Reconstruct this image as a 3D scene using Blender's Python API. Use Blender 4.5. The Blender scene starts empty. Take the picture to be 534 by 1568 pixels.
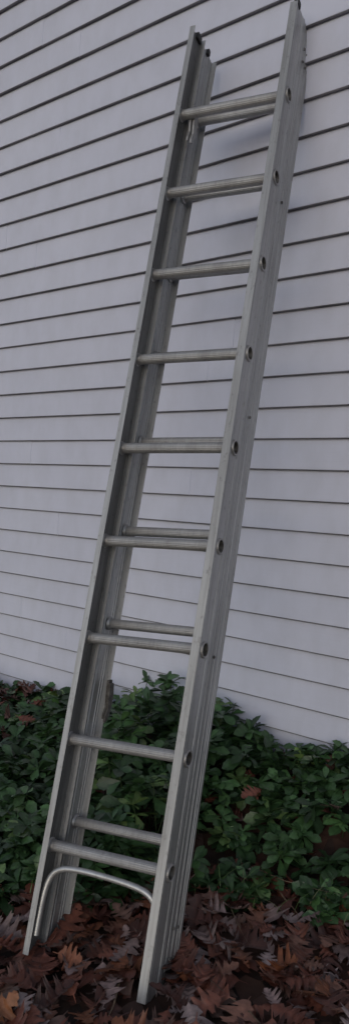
import bpy, bmesh, math, numpy as np
from mathutils import Vector, Matrix
rng=np.random.default_rng(7)
sc=bpy.context.scene
col=bpy.context.collection
# ------------------------------------------------------------------ materials
def newmat(name):
    m=bpy.data.materials.new(name); m.use_nodes=True
    nt=m.node_tree; b=nt.nodes['Principled BSDF']; return m,nt,b
def N(nt,t,**k):
    n=nt.nodes.new(t)
    for a,v in k.items(): setattr(n,a,v)
    return n
def ramp(nt,stops):
    r=nt.nodes.new('ShaderNodeValToRGB'); cr=r.color_ramp
    while len(cr.elements)<len(stops): cr.elements.new(0.5)
    for e,(p,c) in zip(cr.elements,stops): e.position=p; e.color=(*c,1) if len(c)==3 else c
    return r
def noise(nt,scale,detail=4,vec=None,sc3=None,rough=.6):
    n=nt.nodes.new('ShaderNodeTexNoise'); n.inputs['Scale'].default_value=scale; n.inputs['Detail'].default_value=detail; n.inputs['Roughness'].default_value=rough
    if vec is None:
        tc=nt.nodes.new('ShaderNodeTexCoord'); vec=tc.outputs['Object']
    if sc3:
        mp=nt.nodes.new('ShaderNodeMapping'); mp.inputs['Scale'].default_value=sc3; nt.links.new(vec,mp.inputs['Vector']); vec=mp.outputs['Vector']
    nt.links.new(vec,n.inputs['Vector']); return n
def bump(nt,b,h,strength,dist):
    bm=nt.nodes.new('ShaderNodeBump'); bm.inputs['Strength'].default_value=strength; bm.inputs['Distance'].default_value=dist
    nt.links.new(h,bm.inputs['Height']); nt.links.new(bm.outputs['Normal'],b.inputs['Normal'])

m_vinyl,nt,b=newmat('vinyl')
n1=noise(nt,1.1,3); r=ramp(nt,[(.3,(.61,.625,.74)),(.7,(.67,.685,.80))]); nt.links.new(n1.outputs['Fac'],r.inputs['Fac'])
n3=noise(nt,9,4,sc3=(1,1,.6)); r3=ramp(nt,[(.3,(.93,.93,.92)),(.6,(1,1,1))]); nt.links.new(n3.outputs['Fac'],r3.inputs['Fac'])
mx=N(nt,'ShaderNodeMix',data_type='RGBA',blend_type='MULTIPLY'); mx.inputs[0].default_value=1
nt.links.new(r.outputs['Color'],mx.inputs[6]); nt.links.new(r3.outputs['Color'],mx.inputs[7]); nt.links.new(mx.outputs[2],b.inputs['Base Color'])
n2=noise(nt,22,3,sc3=(.12,1,3)); bump(nt,b,n2.outputs['Fac'],.25,.002); b.inputs['Roughness'].default_value=.6
b.inputs['Specular IOR Level'].default_value=.2
m_lip,nt,b=newmat('vinyl_lip_painted_shade')  # lap shadow line painted as dark colour on the board's underside and nose
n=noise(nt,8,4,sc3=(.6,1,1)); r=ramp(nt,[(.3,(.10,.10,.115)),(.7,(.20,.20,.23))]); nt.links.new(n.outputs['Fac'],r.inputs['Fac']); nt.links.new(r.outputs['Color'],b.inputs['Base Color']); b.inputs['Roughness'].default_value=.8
def alu(name,base,dark,rough,spots=.4,metal=.7):
    m,nt,b=newmat(name)
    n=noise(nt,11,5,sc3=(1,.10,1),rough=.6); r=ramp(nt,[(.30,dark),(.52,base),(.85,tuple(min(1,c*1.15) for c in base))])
    nt.links.new(n.outputs['Fac'],r.inputs['Fac'])
    s=noise(nt,70,4,sc3=(1,.6,1)); rs=ramp(nt,[(.30,(.35,.33,.31)),(.42,(1,1,1))]); nt.links.new(s.outputs['Fac'],rs.inputs['Fac'])
    s2=noise(nt,45,4,sc3=(3,.10,3)); rs2=ramp(nt,[(.36,(.62,.60,.58)),(.55,(1,1,1))]); nt.links.new(s2.outputs['Fac'],rs2.inputs['Fac'])
    mx=N(nt,'ShaderNodeMix',data_type='RGBA',blend_type='MULTIPLY'); mx.inputs[0].default_value=spots
    mx2=N(nt,'ShaderNodeMix',data_type='RGBA',blend_type='MULTIPLY'); mx2.inputs[0].default_value=spots*1.3
    nt.links.new(r.outputs['Color'],mx.inputs[6]); nt.links.new(rs.outputs['Color'],mx.inputs[7]); nt.links.new(mx.outputs[2],mx2.inputs[6]); nt.links.new(rs2.outputs['Color'],mx2.inputs[7]); nt.links.new(mx2.outputs[2],b.inputs['Base Color'])
    b.inputs['Metallic'].default_value=metal
    rr_=N(nt,'ShaderNodeMapRange'); rr_.inputs['To Min'].default_value=rough+.12; rr_.inputs['To Max'].default_value=rough-.1
    nt.links.new(n.outputs['Fac'],rr_.inputs['Value']); nt.links.new(rr_.outputs['Result'],b.inputs['Roughness'])
    n2=noise(nt,260,2,sc3=(1,.04,1)); bump(nt,b,n2.outputs['Fac'],.3,.0005)
    return m
m_alu=alu('aluminium_rail',(.46,.46,.46),(.35,.35,.35),.52,.40,.65)
m_aluin=alu('aluminium_channel_dark',(.19,.19,.188),(.11,.11,.108),.62,.5,.5)  # darker aluminium tone for the inner channel faces of the fly rails
m_alu2=alu('aluminium_rung',(.42,.415,.415),(.32,.315,.315),.47,.25,.65)
m_alu3=alu('aluminium_brace',(.58,.58,.58),(.44,.44,.44),.42,.2)
m_blk,nt,b=newmat('black_plastic'); n=noise(nt,60); r=ramp(nt,[(.3,(.008,.008,.009)),(.8,(.03,.03,.03))]); nt.links.new(n.outputs['Fac'],r.inputs['Fac']); nt.links.new(r.outputs['Color'],b.inputs['Base Color']); b.inputs['Roughness'].default_value=.6
m_steel,nt,b=newmat('weathered_steel'); n=noise(nt,45,6); r=ramp(nt,[(.35,(.05,.045,.04)),(.7,(.2,.19,.18))]); nt.links.new(n.outputs['Fac'],r.inputs['Fac']); nt.links.new(r.outputs['Color'],b.inputs['Base Color']); b.inputs['Roughness'].default_value=.6; b.inputs['Metallic'].default_value=.4
def leafmat(name,rough,var,scale):
    m,nt,b=newmat(name)
    at=N(nt,'ShaderNodeAttribute',attribute_name='leafcol')
    n=noise(nt,scale,3); r=ramp(nt,[(.3,(1-var,)*3),(.7,(1+var*.4,)*3)]); nt.links.new(n.outputs['Fac'],r.inputs['Fac'])
    mx=N(nt,'ShaderNodeMix',data_type='RGBA',blend_type='MULTIPLY'); mx.inputs[0].default_value=1
    nt.links.new(at.outputs['Color'],mx.inputs[6]); nt.links.new(r.outputs['Color'],mx.inputs[7]); nt.links.new(mx.outputs[2],b.inputs['Base Color'])
    b.inputs['Roughness'].default_value=rough; bump(nt,b,n.outputs['Fac'],.5,.004)
    return m
m_dead=leafmat('dead_leaf',.5,.4,45)
m_green=leafmat('green_leaf',.42,.35,60)
m_ground,nt,b=newmat('soil_and_litter')
v=N(nt,'ShaderNodeTexVoronoi'); v.inputs['Scale'].default_value=16
tc=N(nt,'ShaderNodeTexCoord'); nt.links.new(tc.outputs['Object'],v.inputs['Vector'])
r=ramp(nt,[(0,(.02,.012,.01)),(.35,(.06,.028,.018)),(.7,(.10,.045,.03)),(1,(.15,.09,.075))]); 
sp=N(nt,'ShaderNodeSeparateColor'); nt.links.new(v.outputs['Color'],sp.inputs[0]); nt.links.new(sp.outputs[0],r.inputs['Fac'])
n=noise(nt,5,5); rn=ramp(nt,[(.3,(.3,.3,.3)),(.7,(1,1,1))]); nt.links.new(n.outputs['Fac'],rn.inputs['Fac'])
mx=N(nt,'ShaderNodeMix',data_type='RGBA',blend_type='MULTIPLY'); mx.inputs[0].default_value=1
nt.links.new(r.outputs['Color'],mx.inputs[6]); nt.links.new(rn.outputs['Color'],mx.inputs[7]); nt.links.new(mx.outputs[2],b.inputs['Base Color']); b.inputs['Roughness'].default_value=.9
bump(nt,b,v.outputs['Distance'],.8,.03)

# ------------------------------------------------------------------ ground
def sstep(t): t=np.clip(t,0,1); return t*t*(3-2*t)
BX=[-20,-3.2,-2.4,-1.95,-1.75,-1.57,-1.35,-1.10,-.6,20]; BY=[-1.3,-1.3,-1.28,-1.19,-.98,-.72,-.66,-.54,-.5,-.5]
def yb(x): return np.interp(x,BX,BY)
def gz(x,y):
    x=np.asarray(x,float); y=np.asarray(y,float); y0=yb(x)
    s=sstep((y-y0)/(-y0)); return -.026+s*(.05+.13*sstep((x+3.8)/2.0))
def grid(xs,ys):
    X,Y=np.meshgrid(xs,ys); Z=gz(X,Y); Z=Z+ .006*np.sin(X*17+Y*5)*np.cos(Y*19-X*3)*(np.abs(X)<8)
    V=np.stack([X,Y,Z],-1).reshape(-1,3); nx=len(xs); F=[]
    for j in range(len(ys)-1):
        for i in range(nx-1): a=j*nx+i; F.append((a,a+1,a+1+nx,a+nx))
    return V,F
xs=np.concatenate([[-150,-60,-25,-12],np.arange(-8,6,.12),[10,25,60,150]]); ys=np.concatenate([[-150,-60,-25,-12],np.arange(-6,.05,.1),[.5,3,10,40,150]])
V_,F_=grid(xs,ys)
me=bpy.data.meshes.new('ground'); me.from_pydata(V_.tolist(),[],F_); me.materials.append(m_ground)
for p in me.polygons: p.use_smooth=True
col.objects.link(bpy.data.objects.new('ground',me))

# ------------------------------------------------------------------ siding wall
E=.1151; Z0=1.429
vv=[];ff=[];fm=[]
def quadstrip(prof,x0,x1,dy):
    base=len(vv); 
    for x in (x0,x1):
        for (y,z) in prof: vv.append((x,y+dy,z))
    n=len(prof)
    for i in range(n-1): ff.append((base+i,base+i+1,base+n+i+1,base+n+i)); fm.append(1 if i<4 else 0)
    ff.append(tuple(base+i for i in range(n))); ff.append(tuple(base+n+i for i in reversed(range(n)))); fm.extend([0,0])
for k in range(-12,44):
    z=Z0+k*E+rng.normal(0,.0006)
    prof=[(.022,z+.003),(.008,z-.001),(.004,z-.0005),(.0015,z+.0015),(.0004,z+.0042),(0,z+.008),(.016,z+E+.008)]
    x=-9+rng.uniform(0,3.6)-3.6; i=0
    while x<7:
        x1=x+3.66
        quadstrip(prof,max(x,-9),min(x1+.03,7),-.0018*(i%2)+rng.normal(0,.0003))
        x=x1;i+=1
b0=len(vv)
for x in (-9,7):
    for y in (.03,.25):
        for z in (-.3,Z0+44*E): vv.append((x,y,z))
for f in ((0,1,3,2),(4,6,7,5),(0,4,5,1),(2,3,7,6),(1,5,7,3),(0,2,6,4)): ff.append(tuple(b0+i for i in f)); fm.append(0)
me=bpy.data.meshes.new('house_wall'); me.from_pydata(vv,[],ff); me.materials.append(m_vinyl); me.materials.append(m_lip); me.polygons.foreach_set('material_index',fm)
col.objects.link(bpy.data.objects.new('house_wall',me))

# ------------------------------------------------------------------ ladder
al,ga,ps=.3886,.002647,.2764; B=np.array([-1.725,-1.172,.2736]); W=.3842; P=.3048; VT=2.768; VB=-.2951
U=np.array([1.,0,0]);Vv=np.array([0,math.sin(al),math.cos(al)]);Nn=np.array([0,-math.cos(al),math.sin(al)])
U2=math.cos(ga)*U+math.sin(ga)*Vv; V2=-math.sin(ga)*U+math.cos(ga)*Vv
c,s=math.cos(ps),math.sin(ps); Rz=np.array([[c,-s,0],[s,c,0],[0,0,1]])
LU,LV,LN=Rz@U2,Rz@V2,Rz@Nn
lad=bpy.data.objects.new('extension_ladder',None); col.objects.link(lad)
lad.matrix_world=Matrix([[LU[i],LV[i],LN[i],B[i]] for i in range(3)]+[[0,0,0,1]])
def addobj(name,me,mat,smooth=False,bev=0):
    if mat: me.materials.append(mat)
    o=bpy.data.objects.new(name,me); col.objects.link(o); o.parent=lad
    if smooth:
        for p in me.polygons: p.use_smooth=True
    if bev:
        md=o.modifiers.new('b','BEVEL'); md.width=bev; md.segments=2; md.limit_method='ANGLE'; md.angle_limit=.7
    return o
def rail_profile(wf,wb,flf,flb,t=.0028,out=.004,ribs=(),iribs=(),inmat=0):
    pts=[(-flf,wf,0),(out,wf,0),(out,wf-.006,0)]
    for (c_,h) in ribs:
        pts+=[(.0020,c_+h+.0008,0),(out*.9,c_+h,0),(out*.9,c_-h,0),(.0020,c_-h-.0008,0)]
    pts+=[(out,wb+.006,0),(out,wb,0),(-flb,wb,0),(-flb,wb+t,inmat),(-t,wb+t+.0015,inmat)]
    for (c_,h) in iribs:
        pts+=[(-t,c_-h-.001,0),(-t-.0022,c_-h,0),(-t-.0022,c_+h,0),(-t,c_+h+.001,inmat)]
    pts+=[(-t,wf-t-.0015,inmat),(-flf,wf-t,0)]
    return pts
def rail(name,u0,sgn,prof,v0,v1):
    bm=bmesh.new(); n=len(prof); nseg=14; rings=[]
    for j in range(nseg+1):
        v=v0+(v1-v0)*j/nseg; wob=.0008*math.sin(v*5+u0*9)
        rings.append([bm.verts.new((u0+sgn*(du)+wob,v,w)) for du,w,_ in prof])
    for j in range(nseg):
        for i in range(n):
            f_=bm.faces.new([rings[j][i],rings[j][(i+1)%n],rings[j+1][(i+1)%n],rings[j+1][i]]); f_.material_index=prof[i][2]
    bm.faces.new(rings[0]); bm.faces.new(rings[-1][::-1])
    bmesh.ops.recalc_face_normals(bm,faces=bm.faces)
    me=bpy.data.meshes.new(name); bm.to_mesh(me); bm.free()
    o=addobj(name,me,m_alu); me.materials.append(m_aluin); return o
def tube(bm,a,b,r0,r1=None,seg=24,cap=True,rib=0,mi=0):
    a=Vector(a);b=Vector(b); d=(b-a).normalized(); q=d.to_track_quat('Z','Y').to_matrix(); r1=r0 if r1 is None else r1
    A=[];Bv=[]
    for i in range(seg):
        t=2*math.pi*i/seg; rr_=(rib if i%2 else 0)
        A.append(bm.verts.new(a+q@Vector(((r0-rr_)*math.cos(t),(r0-rr_)*math.sin(t),0))))
        Bv.append(bm.verts.new(b+q@Vector(((r1-rr_)*math.cos(t),(r1-rr_)*math.sin(t),0))))
    fs=[bm.faces.new((A[i],A[(i+1)%seg],Bv[(i+1)%seg],Bv[i])) for i in range(seg)]
    if cap: fs+=[bm.faces.new(A[::-1]),bm.faces.new(Bv)]
    for f in fs: f.material_index=mi
    return A,Bv
FWF,FWB=.036,-.038; BWF,BWB=-.0405,-.142; BW=-.105; BV=.062
ribsF=((.026,.001),(-.026,.001))
ribsB=((-.062,.001),(-.092,.0025),(-.118,.0025),(-.130,.001))
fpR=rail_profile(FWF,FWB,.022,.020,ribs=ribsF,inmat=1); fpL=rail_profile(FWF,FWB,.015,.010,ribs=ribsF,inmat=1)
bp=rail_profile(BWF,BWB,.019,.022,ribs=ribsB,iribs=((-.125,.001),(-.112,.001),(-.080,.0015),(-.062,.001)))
fr=rail('fly_rail_right',W,1,fpR,VB-.030,VT+.0); fl=rail('fly_rail_left',0,-1,fpL,VB,VT)
br=rail('base_rail_right',W-.001,1,bp,VB-.008,VT+.006); bl=rail('base_rail_left',0.001,-1,bp,VB+.01,VT+.012)
bm=bmesh.new()
for k in range(9):
    for u in (0,W): tube(bm,(u-.012,P*k,0),(u+.012,P*k,0),.0185,seg=28)
bmesh.ops.recalc_face_normals(bm,faces=bm.faces)
me=bpy.data.meshes.new('cut'); bm.to_mesh(me); bm.free(); cut=bpy.data.objects.new('cut',me); col.objects.link(cut); cut.parent=lad
bpy.context.view_layer.update()
for o in (fr,fl):
    md=o.modifiers.new('bool','BOOLEAN'); md.operation='DIFFERENCE'; md.object=cut; md.solver='EXACT'
    dg=bpy.context.evaluated_depsgraph_get(); nm=bpy.data.meshes.new_from_object(o.evaluated_get(dg)); o.modifiers.clear(); o.data=nm
bpy.data.objects.remove(cut)
for o in (fr,fl,br,bl):
    md=o.modifiers.new('b','BEVEL'); md.width=.0006; md.segments=2; md.limit_method='ANGLE'; md.angle_limit=.6
def rungs(name,ks,w,v0,u0,u1,r,hollow):
    bm=bmesh.new()
    for k in ks:
        v=P*k+v0
        tube(bm,(u0+.02*hollow,v,w),(u1-.02*hollow,v,w),r,seg=44,cap=not hollow,rib=.0006)
        if hollow:
            for (ue,sg) in ((u1,1),(u0,-1)):
                tube(bm,(ue-sg*.002,v,w),(ue+sg*.004,v,w),.0245,.0235,seg=32,cap=False)
                tube(bm,(ue+sg*.004,v,w),(ue+sg*.0055,v,w),.0235,.0215,seg=32,cap=False)
                tube(bm,(ue+sg*.0055,v,w),(ue+sg*.004,v,w),.0215,.0185,seg=32,cap=False)
                tube(bm,(ue+sg*.004,v,w),(ue-sg*.022,v,w),.0185,.0125,seg=32,cap=False,mi=1)
                tube(bm,(ue-sg*.022,v,w),(ue-sg*.07,v,w),.0125,.0125,seg=32,cap=False,mi=1)
                tube(bm,(ue-sg*.070,v,w),(ue-sg*.071,v,w),.0124,seg=28,mi=1)
                tube(bm,(ue-sg*.004,v,w),(ue-sg*.022,v,w),.0195,r,seg=32,cap=False)
        for (ue,sg) in ((u0+.006,1),(u1-.006,-1)):
            tube(bm,(ue,v,w),(ue+sg*.006,v,w),r+.006,r+.001,seg=32,cap=False)
    me=bpy.data.meshes.new(name); bm.to_mesh(me); bm.free(); o=addobj(name,me,m_alu2); me.materials.append(m_steel); return o
rungs('fly_rungs',range(9),0,0,-.0035,W+.0035,.0165,True)
rungs('base_rungs',[0,2,3,4,5,6,7,8],BW,BV,.002,W-.002,.0155,False)
pts=[(.012,-.245,.012),(.012,-.15,.012),(.018,-.095,.012),(.042,-.06,.012),(.085,-.048,.012),(.17,-.047,.012),(.28,-.052,.010),(.335,-.062,.008),(.362,-.085,.006),(.371,-.12,.004),(.372,-.16,.004)]
cu=bpy.data.curves.new('bottom_brace','CURVE'); cu.dimensions='3D'; sp_=cu.splines.new('NURBS'); sp_.points.add(len(pts)-1)
for p_,q_ in zip(sp_.points,pts): p_.co=(*q_,1)
sp_.use_endpoint_u=True; sp_.order_u=4; cu.bevel_depth=.0090; cu.bevel_resolution=5; cu.use_fill_caps=True; cu.resolution_u=10; cu.materials.append(m_alu3)
o=bpy.data.objects.new('bottom_brace',cu); col.objects.link(o); o.parent=lad
def boxpoly(name,poly,axis,c0,c1,mat,bev=.001):
    bm=bmesh.new(); A=[bm.verts.new((c0,v,w)) for v,w in poly]; B_=[bm.verts.new((c1,v,w)) for v,w in poly]
    n=len(poly)
    for i in range(n): bm.faces.new((A[i],A[(i+1)%n],B_[(i+1)%n],B_[i]))
    bm.faces.new(A[::-1]); bm.faces.new(B_); bmesh.ops.recalc_face_normals(bm,faces=bm.faces)
    me=bpy.data.meshes.new(name); bm.to_mesh(me); bm.free(); return addobj(name,me,mat,bev=bev)
def hook(name,u,v,w,m=m_steel):
    return boxpoly(name,[(v+.03,w+.01),(v+.035,w-.012),(v-.0,w-.022),(v-.05,w-.02),(v-.085,w-.008),(v-.09,w+.004),(v-.075,w+.006),(v-.05,w-.002),(v-.02,w+.004)],0,u,u+.007,m)
hook('rung_lock_upper',.030,P*8-.005,-.015,m_alu2); hook('rung_lock_plate_upper',.042,P*8-.012,-.02,m_alu2)
hook('rung_lock_lower',.026,P*1+.16,-.125); hook('rung_lock_plate_lower',.036,P*1+.15,-.12)
def cap(name,u0,u1,v0,v1,w0,w1,m=m_blk): return boxpoly(name,[(v0,w0),(v1-.004,w0),(v1,w0+(w1-w0)*.3),(v1,w1),(v0,w1)],0,u0,u1,m,.002)
cap('top_cap_right_fly',W-.012,W+.006,VT-.012,VT+.010,.010,.034)
cap('top_cap_right_base',W-.006,W+.010,VT-.02,VT+.018,-.140,-.118)
cap('top_cap_left_fly',-.006,.014,VT-.014,VT+.010,-.03,.0)
cap('top_cap_left_base',-.006,.016,VT-.0,VT+.022,-.10,-.085)
cap('foot_right',W-.017,W+.006,VB-.02,VB+.03,-.139,-.06)
cap('foot_left',-.006,.017,VB-.004,VB+.02,-.139,-.06)
bm=bmesh.new()
for u,sg in ((W+.0035,1),(-.0035,-1)):
    for v in (VT-.08,VT-.13,VB+.06,VB+.14,.6,1.35,2.1):
        for w in (-.078,-.105) if v<0 or v>2.5 else (-.078,):
            tube(bm,(u,v,w),(u+sg*.003,v,w),.0055,.0035,seg=14)
me=bpy.data.meshes.new('rivets'); bm.to_mesh(me); bm.free(); addobj('rivets',me,m_steel)
footR=B+LU*W+LV*(VB-.02)

# ------------------------------------------------------------------ scatter helper
class Acc:
    def __init__(s): s.V=[];s.F=[];s.C=[];s.n=0
    def add(s,tv,tf,R,scale,pos,colr,spine=1.0):
        m=len(pos); n=len(tv)
        X=np.einsum('mij,nj->mni',R,tv)*scale[:,None,None]+pos[:,None,:]
        s.V.append(X.reshape(-1,3)); 
        off=(np.arange(m)*n+s.n)[:,None,None]
        cc=np.repeat(colr,n,axis=0)
        if spine!=1.0:
            f_=np.ones(n); f_[0::3]=spine; f_[1::3]=.92; f_[2::3]=.92; cc=cc*np.tile(f_,m)[:,None]
        s.F.append((np.asarray(tf)[None]+off).reshape(-1,4)); s.C.append(cc); s.n+=m*n
    def build(s,name,mat):
        V=np.concatenate(s.V);F=np.concatenate(s.F);C=np.concatenate(s.C)
        me=bpy.data.meshes.new(name); me.vertices.add(len(V)); me.vertices.foreach_set('co',V.astype(np.float32).ravel())
        me.loops.add(len(F)*4); me.loops.foreach_set('vertex_index',F.astype(np.int32).ravel())
        me.polygons.add(len(F)); me.polygons.foreach_set('loop_start',np.arange(0,len(F)*4,4,dtype=np.int32)); 
        me.update(calc_edges=True)
        a=me.attributes.new('leafcol','FLOAT_COLOR','POINT'); a.data.foreach_set('color',np.concatenate([C,np.ones((len(C),1))],1).astype(np.float32).ravel())
        me.polygons.foreach_set('use_smooth',np.ones(len(F),bool)); me.materials.append(mat)
        o=bpy.data.objects.new(name,me); col.objects.link(o); return o
def rots(yaw,pitch,roll):
    cy,sy=np.cos(yaw),np.sin(yaw);cp,sp=np.cos(pitch),np.sin(pitch);cr,sr=np.cos(roll),np.sin(roll);z=np.zeros_like(yaw);o=z+1
    Rz=np.stack([np.stack([cy,-sy,z],-1),np.stack([sy,cy,z],-1),np.stack([z,z,o],-1)],-2)
    Ry=np.stack([np.stack([cp,z,-sp],-1),np.stack([z,o,z],-1),np.stack([sp,z,cp],-1)],-2)
    Rx=np.stack([np.stack([o,z,z],-1),np.stack([z,cr,-sr],-1),np.stack([z,sr,cr],-1)],-2)
    return Rz@Ry@Rx
def oak(seed):
    g=np.random.default_rng(seed); nl=3
    st=[(.0,.012,0),(.15,.014,0)]
    for i in range(nl):
        dt=.60/nl; t0=.20+dt*i; env=[.24,.38,.33][i]*g.uniform(.85,1.15); sn=[.09,.10,.11][i]
        st+=[(t0,sn,0),(t0+dt*.22,env*.62,.025),(t0+dt*.40,env*1.0,.06),(t0+dt*.50,env*.78,.05),(t0+dt*.64,env*.95,.07),(t0+dt*.78,env*.55,.02)]
    st+=[(.80,.09,0),(.86,.17,.04),(.91,.10,.03),(.95,.10,.04),(1.0,.012,.03)]
    bend=g.uniform(-.6,.6); curl=g.uniform(-1.2,2.2)
    vs=[];n=len(st); asl=g.uniform(.8,1.15,2)
    for i,(t,w,fw) in enumerate(st):
        zc=bend*(t-.5)**2+.02*math.sin(t*9+seed)+0
        yc=.04*math.sin(t*3+seed)
        wl=w*asl[0]*g.uniform(.88,1.12); wr=w*asl[1]*g.uniform(.88,1.12)
        vs.append((t,yc,zc)); 
        vs.append((t+fw,yc+wl,zc+curl*wl*wl*1.2+g.normal(0,.014)+.05*wl)); vs.append((t+fw,yc-wr,zc+curl*wr*wr*1.2+g.normal(0,.014)+.05*wr))
    F=[]
    for i in range(n-1):
        a=3*i; F.append((a,a+3,a+4,a+1)); F.append((a,a+2,a+5,a+3))
    vs=np.array(vs); vs[:,0]-=.5
    return vs,F
oaks=[oak(i) for i in range(24)]
pal=np.array([(.130,.042,.027),(.165,.058,.038),(.075,.028,.021),(.20,.095,.068),(.25,.175,.165),(.32,.245,.24),(.22,.078,.038),(.13,.075,.06),(.34,.13,.055)])
pw=np.array([.22,.19,.12,.13,.13,.08,.05,.07,.01])
dead=Acc()
def dead_leaves(x,y,zoff,tilt,smin=.07,smax=.15,pw=pw):
    keep=(np.hypot(x-(footR[0]+.01),y-(footR[1]-.03))>.075); x,y,zoff=x[keep],y[keep],zoff[keep]
    m=len(x); idx=rng.integers(0,len(oaks),m); yaw=rng.uniform(0,2*math.pi,m); pi_=rng.normal(0,tilt,m); ro=rng.normal(0,tilt,m)+(rng.random(m)<.35)*math.pi
    sc_=rng.uniform(smin,smax,m); cl=pal[rng.choice(len(pal),m,p=pw/pw.sum())]*rng.uniform(.65,1.25,(m,1))
    z=gz(x,y)+zoff; pos=np.stack([x,y,z],-1); R=rots(yaw,pi_,ro)*rng.uniform(.75,1.1,(m,1,1))
    for i in range(len(oaks)):
        q=idx==i
        if q.any(): dead.add(oaks[i][0],oaks[i][1],R[q],sc_[q],pos[q],cl[q],1.25)
def region(n,x0,x1,y0,y1): return rng.uniform(x0,x1,n),rng.uniform(y0,y1,n)
x,y=region(5900,-3.6,.6,-2.6,0); k=y<yb(x)+.10; dead_leaves(x[k],y[k],rng.uniform(.008,.055,k.sum()),.28)
x,y=region(3000,-7,4,-5.5,-.6); k=(y<yb(x))&((y<-2.6)|(x<-3.6)|(x>.6)); dead_leaves(x[k],y[k],rng.uniform(.004,.04,k.sum()),.3)
pw2=np.array([.3,.15,.3,.1,.05,.02,.0,.08,.0])
x,y=region(330,-4.8,1,-1.25,-.03); k=y>yb(x); dead_leaves(x[k],y[k],rng.uniform(.02,.11,k.sum()),.45,.06,.11,pw2)
x=rng.normal(-3.5,.2,110); y=-np.abs(rng.normal(.12,.14,110))-.04; dead_leaves(x,y,rng.uniform(.03,.13,110),.5)
dead.build('fallen_leaves',m_dead)

def gleaf(seed):
    g=np.random.default_rng(seed)
    st=[(0,.03),(.25,.12),(.5,.21),(.68,.27),(.74,.22),(.86,.19),(.9,.13),(1,.02)]; vs=[];dr=g.uniform(.12,.35)
    for t,w in st:
        z=-dr*t*t+.08*t; vs.append((t,0,z)); vs.append((t,w,z+w*.25)); vs.append((t,-w,z+w*.25))
    F=[]
    for i in range(len(st)-1):
        a=3*i; F.append((a,a+3,a+4,a+1)); F.append((a,a+2,a+5,a+3))
    return np.array(vs,float),F
gls=[gleaf(i) for i in range(4)]
gr=Acc()
def dens(x,y):
    return .66+.36*np.sin(x*5.3+1.2*np.sin(y*6))*np.cos(y*7.1+x*2)
x,y=region(4800,-6,2.5,-1.35,-.02)
edge=yb(x)+.06*np.sin(x*23)+.04*np.sin(x*51)
k=(y>edge)&(rng.random(len(x))<dens(x,y)+.1); x=x[k];y=y[k]; m=len(x)
d_e=np.clip((y-yb(x))/.22,0,1)
H=.04+(.03+.18*rng.random(m))*(.35+.65*d_e)*(.75+.38*np.sin(x*4.1+y*5))
H=H*(1+.5*np.exp(-((x+1.95)**2+(y+.15)**2)/.08))
H*=np.where(x<-3.0,.75,1)*np.where(x>-1.75,.70,1)*np.where((x>-3.0)&(x<-2.25),.85,1)
base=np.stack([x,y,gz(x,y)],-1)
lean=rng.normal(0,.2,(m,2))*H[:,None]
green=np.array([(.028,.064,.023),(.043,.095,.034),(.060,.128,.044),(.032,.064,.029),(.095,.16,.056),(.16,.25,.08)]); gp=[.26,.3,.2,.14,.08,.02]
pc=green[rng.choice(6,m,p=gp)]
for lvl,(fr_,cnt,pt,szz) in enumerate([(1.0,7,.25,1.0),(.82,6,-.05,1.15)]):
    for j in range(cnt):
        yaw=2*math.pi*j/cnt+rng.uniform(-.35,.35,m)+lvl*.5; pitch=pt+rng.normal(0,.34,m); roll=rng.normal(0,.42,m)
        size=rng.uniform(.038,.080,m)*szz
        pos=base+np.concatenate([lean*fr_,(H*fr_)[:,None]],1)
        cc=pc*rng.uniform(.62,1.35,(m,1))
        idx=rng.integers(0,4,m); R=rots(yaw,pitch,roll)
        for i in range(4):
            q=idx==i; gr.add(gls[i][0],gls[i][1],R[q],size[q],pos[q],cc[q],1.25)
st_v=np.array([(0,.0,0),(.006,.003,0),(0,.006,0),(0,0,1),(.006,.003,1),(0,.006,1)]); 
a=np.zeros((m,3,3)); a[:,0,0]=.5;a[:,1,1]=.5; a[:,2,2]=H; a[:,0,2]=lean[:,0]; a[:,1,2]=lean[:,1]
gr.add(st_v,[(0,1,4,3),(1,2,5,4),(2,0,3,5)],a,np.ones(m),base,np.tile([(.05,.08,.03)],(m,1)))
for i in range(26):
    bx=rng.normal(-1.22,.22); by=float(yb(bx))-.03+rng.normal(0,.05); hh=rng.uniform(.07,.17); a0=rng.uniform(0,6.28); ln=rng.uniform(.5,1.2)*hh
    vs=[];n=6
    for j in range(n):
        t=j/(n-1); wd=.0022*(1-t*.9); px=bx+math.cos(a0)*ln*t*t; py=by+math.sin(a0)*ln*t*t; pz=hh*(t-.35*t*t*t)
        for sg in (0,1,-1): vs.append((px-math.sin(a0)*wd*sg,py+math.cos(a0)*wd*sg,pz))
    F=[]
    for j in range(n-1):
        q=3*j; F+= [(q,q+3,q+4,q+1),(q,q+2,q+5,q+3)]
    gr.add(np.array(vs),F,np.eye(3)[None],np.ones(1),np.array([[0,0,float(gz(bx,by))+.01]]),np.array([[(.10,.17,.05),(.16,.16,.08)][i%2]]))
gr.build('ground_cover_plants',m_green)

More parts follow.
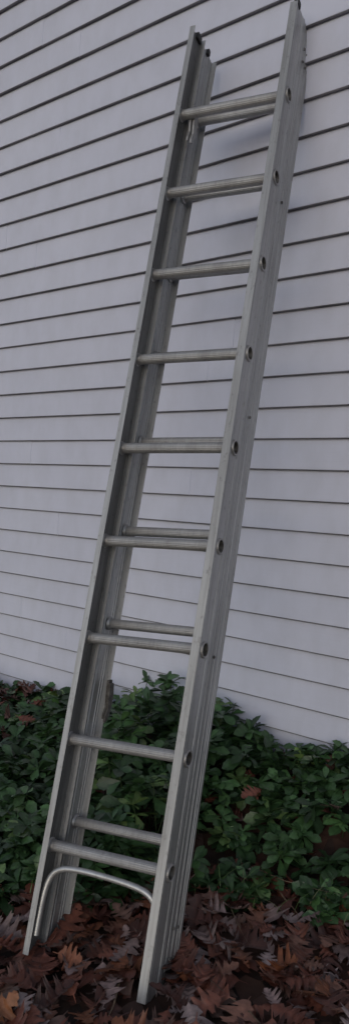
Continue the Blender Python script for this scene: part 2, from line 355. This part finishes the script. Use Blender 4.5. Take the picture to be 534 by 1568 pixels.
bm=bmesh.new()
for i in range(46):
    x0=rng.uniform(-2.6,.2);y0=rng.uniform(-2.1,-.4); L=rng.uniform(.12,.4);a_=rng.uniform(0,6.28); p0=np.array([x0,y0,gz(x0,y0)+.045]); 
    segs=4; r0=rng.uniform(.0015,.0035); d_=np.array([math.cos(a_),math.sin(a_),rng.uniform(-.02,.12)])
    for s_ in range(segs):
        p1=p0+d_*L/segs; tube(bm,p0,p1,r0*(1-s_*.2),r0*(.8-s_*.2),seg=6); p0=p1; d_=d_+rng.normal(0,.15,3)*np.array([1,1,.5])
me=bpy.data.meshes.new('twigs'); bm.to_mesh(me); bm.free(); mt,nt,b=newmat('twig'); n=noise(nt,30); r=ramp(nt,[(.3,(.05,.03,.02)),(.7,(.2,.14,.09))]); nt.links.new(n.outputs['Fac'],r.inputs['Fac']); nt.links.new(r.outputs['Color'],b.inputs['Base Color']); me.materials.append(mt)
col.objects.link(bpy.data.objects.new('twigs',me))

# ------------------------------------------------------------------ light
w=bpy.data.worlds.new("World"); sc.world=w; w.use_nodes=True; nt=w.node_tree; bg=nt.nodes['Background']
sky=nt.nodes.new('ShaderNodeTexSky'); sky.sky_type='NISHITA'; sky.sun_disc=False; sky.sun_elevation=math.radians(22); sky.sun_rotation=math.radians(160); sky.altitude=50; sky.dust_density=1
hs=nt.nodes.new('ShaderNodeHueSaturation'); hs.inputs['Saturation'].default_value=.60; nt.links.new(sky.outputs[0],hs.inputs['Color']); nt.links.new(hs.outputs[0],bg.inputs[0])
bg.inputs[1].default_value=.110
sl=bpy.data.lights.new('sun','SUN'); sl.energy=.12; sl.angle=math.radians(60); sl.color=(1,.95,.95); so=bpy.data.objects.new('sun',sl); col.objects.link(so)
so.rotation_euler=(math.radians(60),0,math.radians(20))
# ------------------------------------------------------------------ camera
f,cx,cy,th,p,r_,D,Hc=1219,311.6,890.8,.7028,.1738,-.005138,2.517,1.42
d=np.array([-math.sin(th)*math.cos(p),math.cos(th)*math.cos(p),-math.sin(p)]); r0=np.array([math.cos(th),math.sin(th),0]); u0=np.cross(r0,d)
rr=math.cos(r_)*r0+math.sin(r_)*u0; uu=-math.sin(r_)*r0+math.cos(r_)*u0; C=(0,-D,Hc)
cd=bpy.data.cameras.new('camera'); co=bpy.data.objects.new('camera',cd); col.objects.link(co)
co.matrix_world=Matrix(((rr[0],uu[0],-d[0],C[0]),(rr[1],uu[1],-d[1],C[1]),(rr[2],uu[2],-d[2],C[2]),(0,0,0,1)))
cd.sensor_fit='VERTICAL'; cd.sensor_height=24; cd.lens=24*f/1568; cd.shift_x=(267-cx)/1568; cd.shift_y=(cy-784)/1568; cd.clip_end=500; cd.clip_start=.02
sc.camera=co
sc.view_settings.view_transform='Standard'; sc.view_settings.look='None'; sc.view_settings.exposure=0
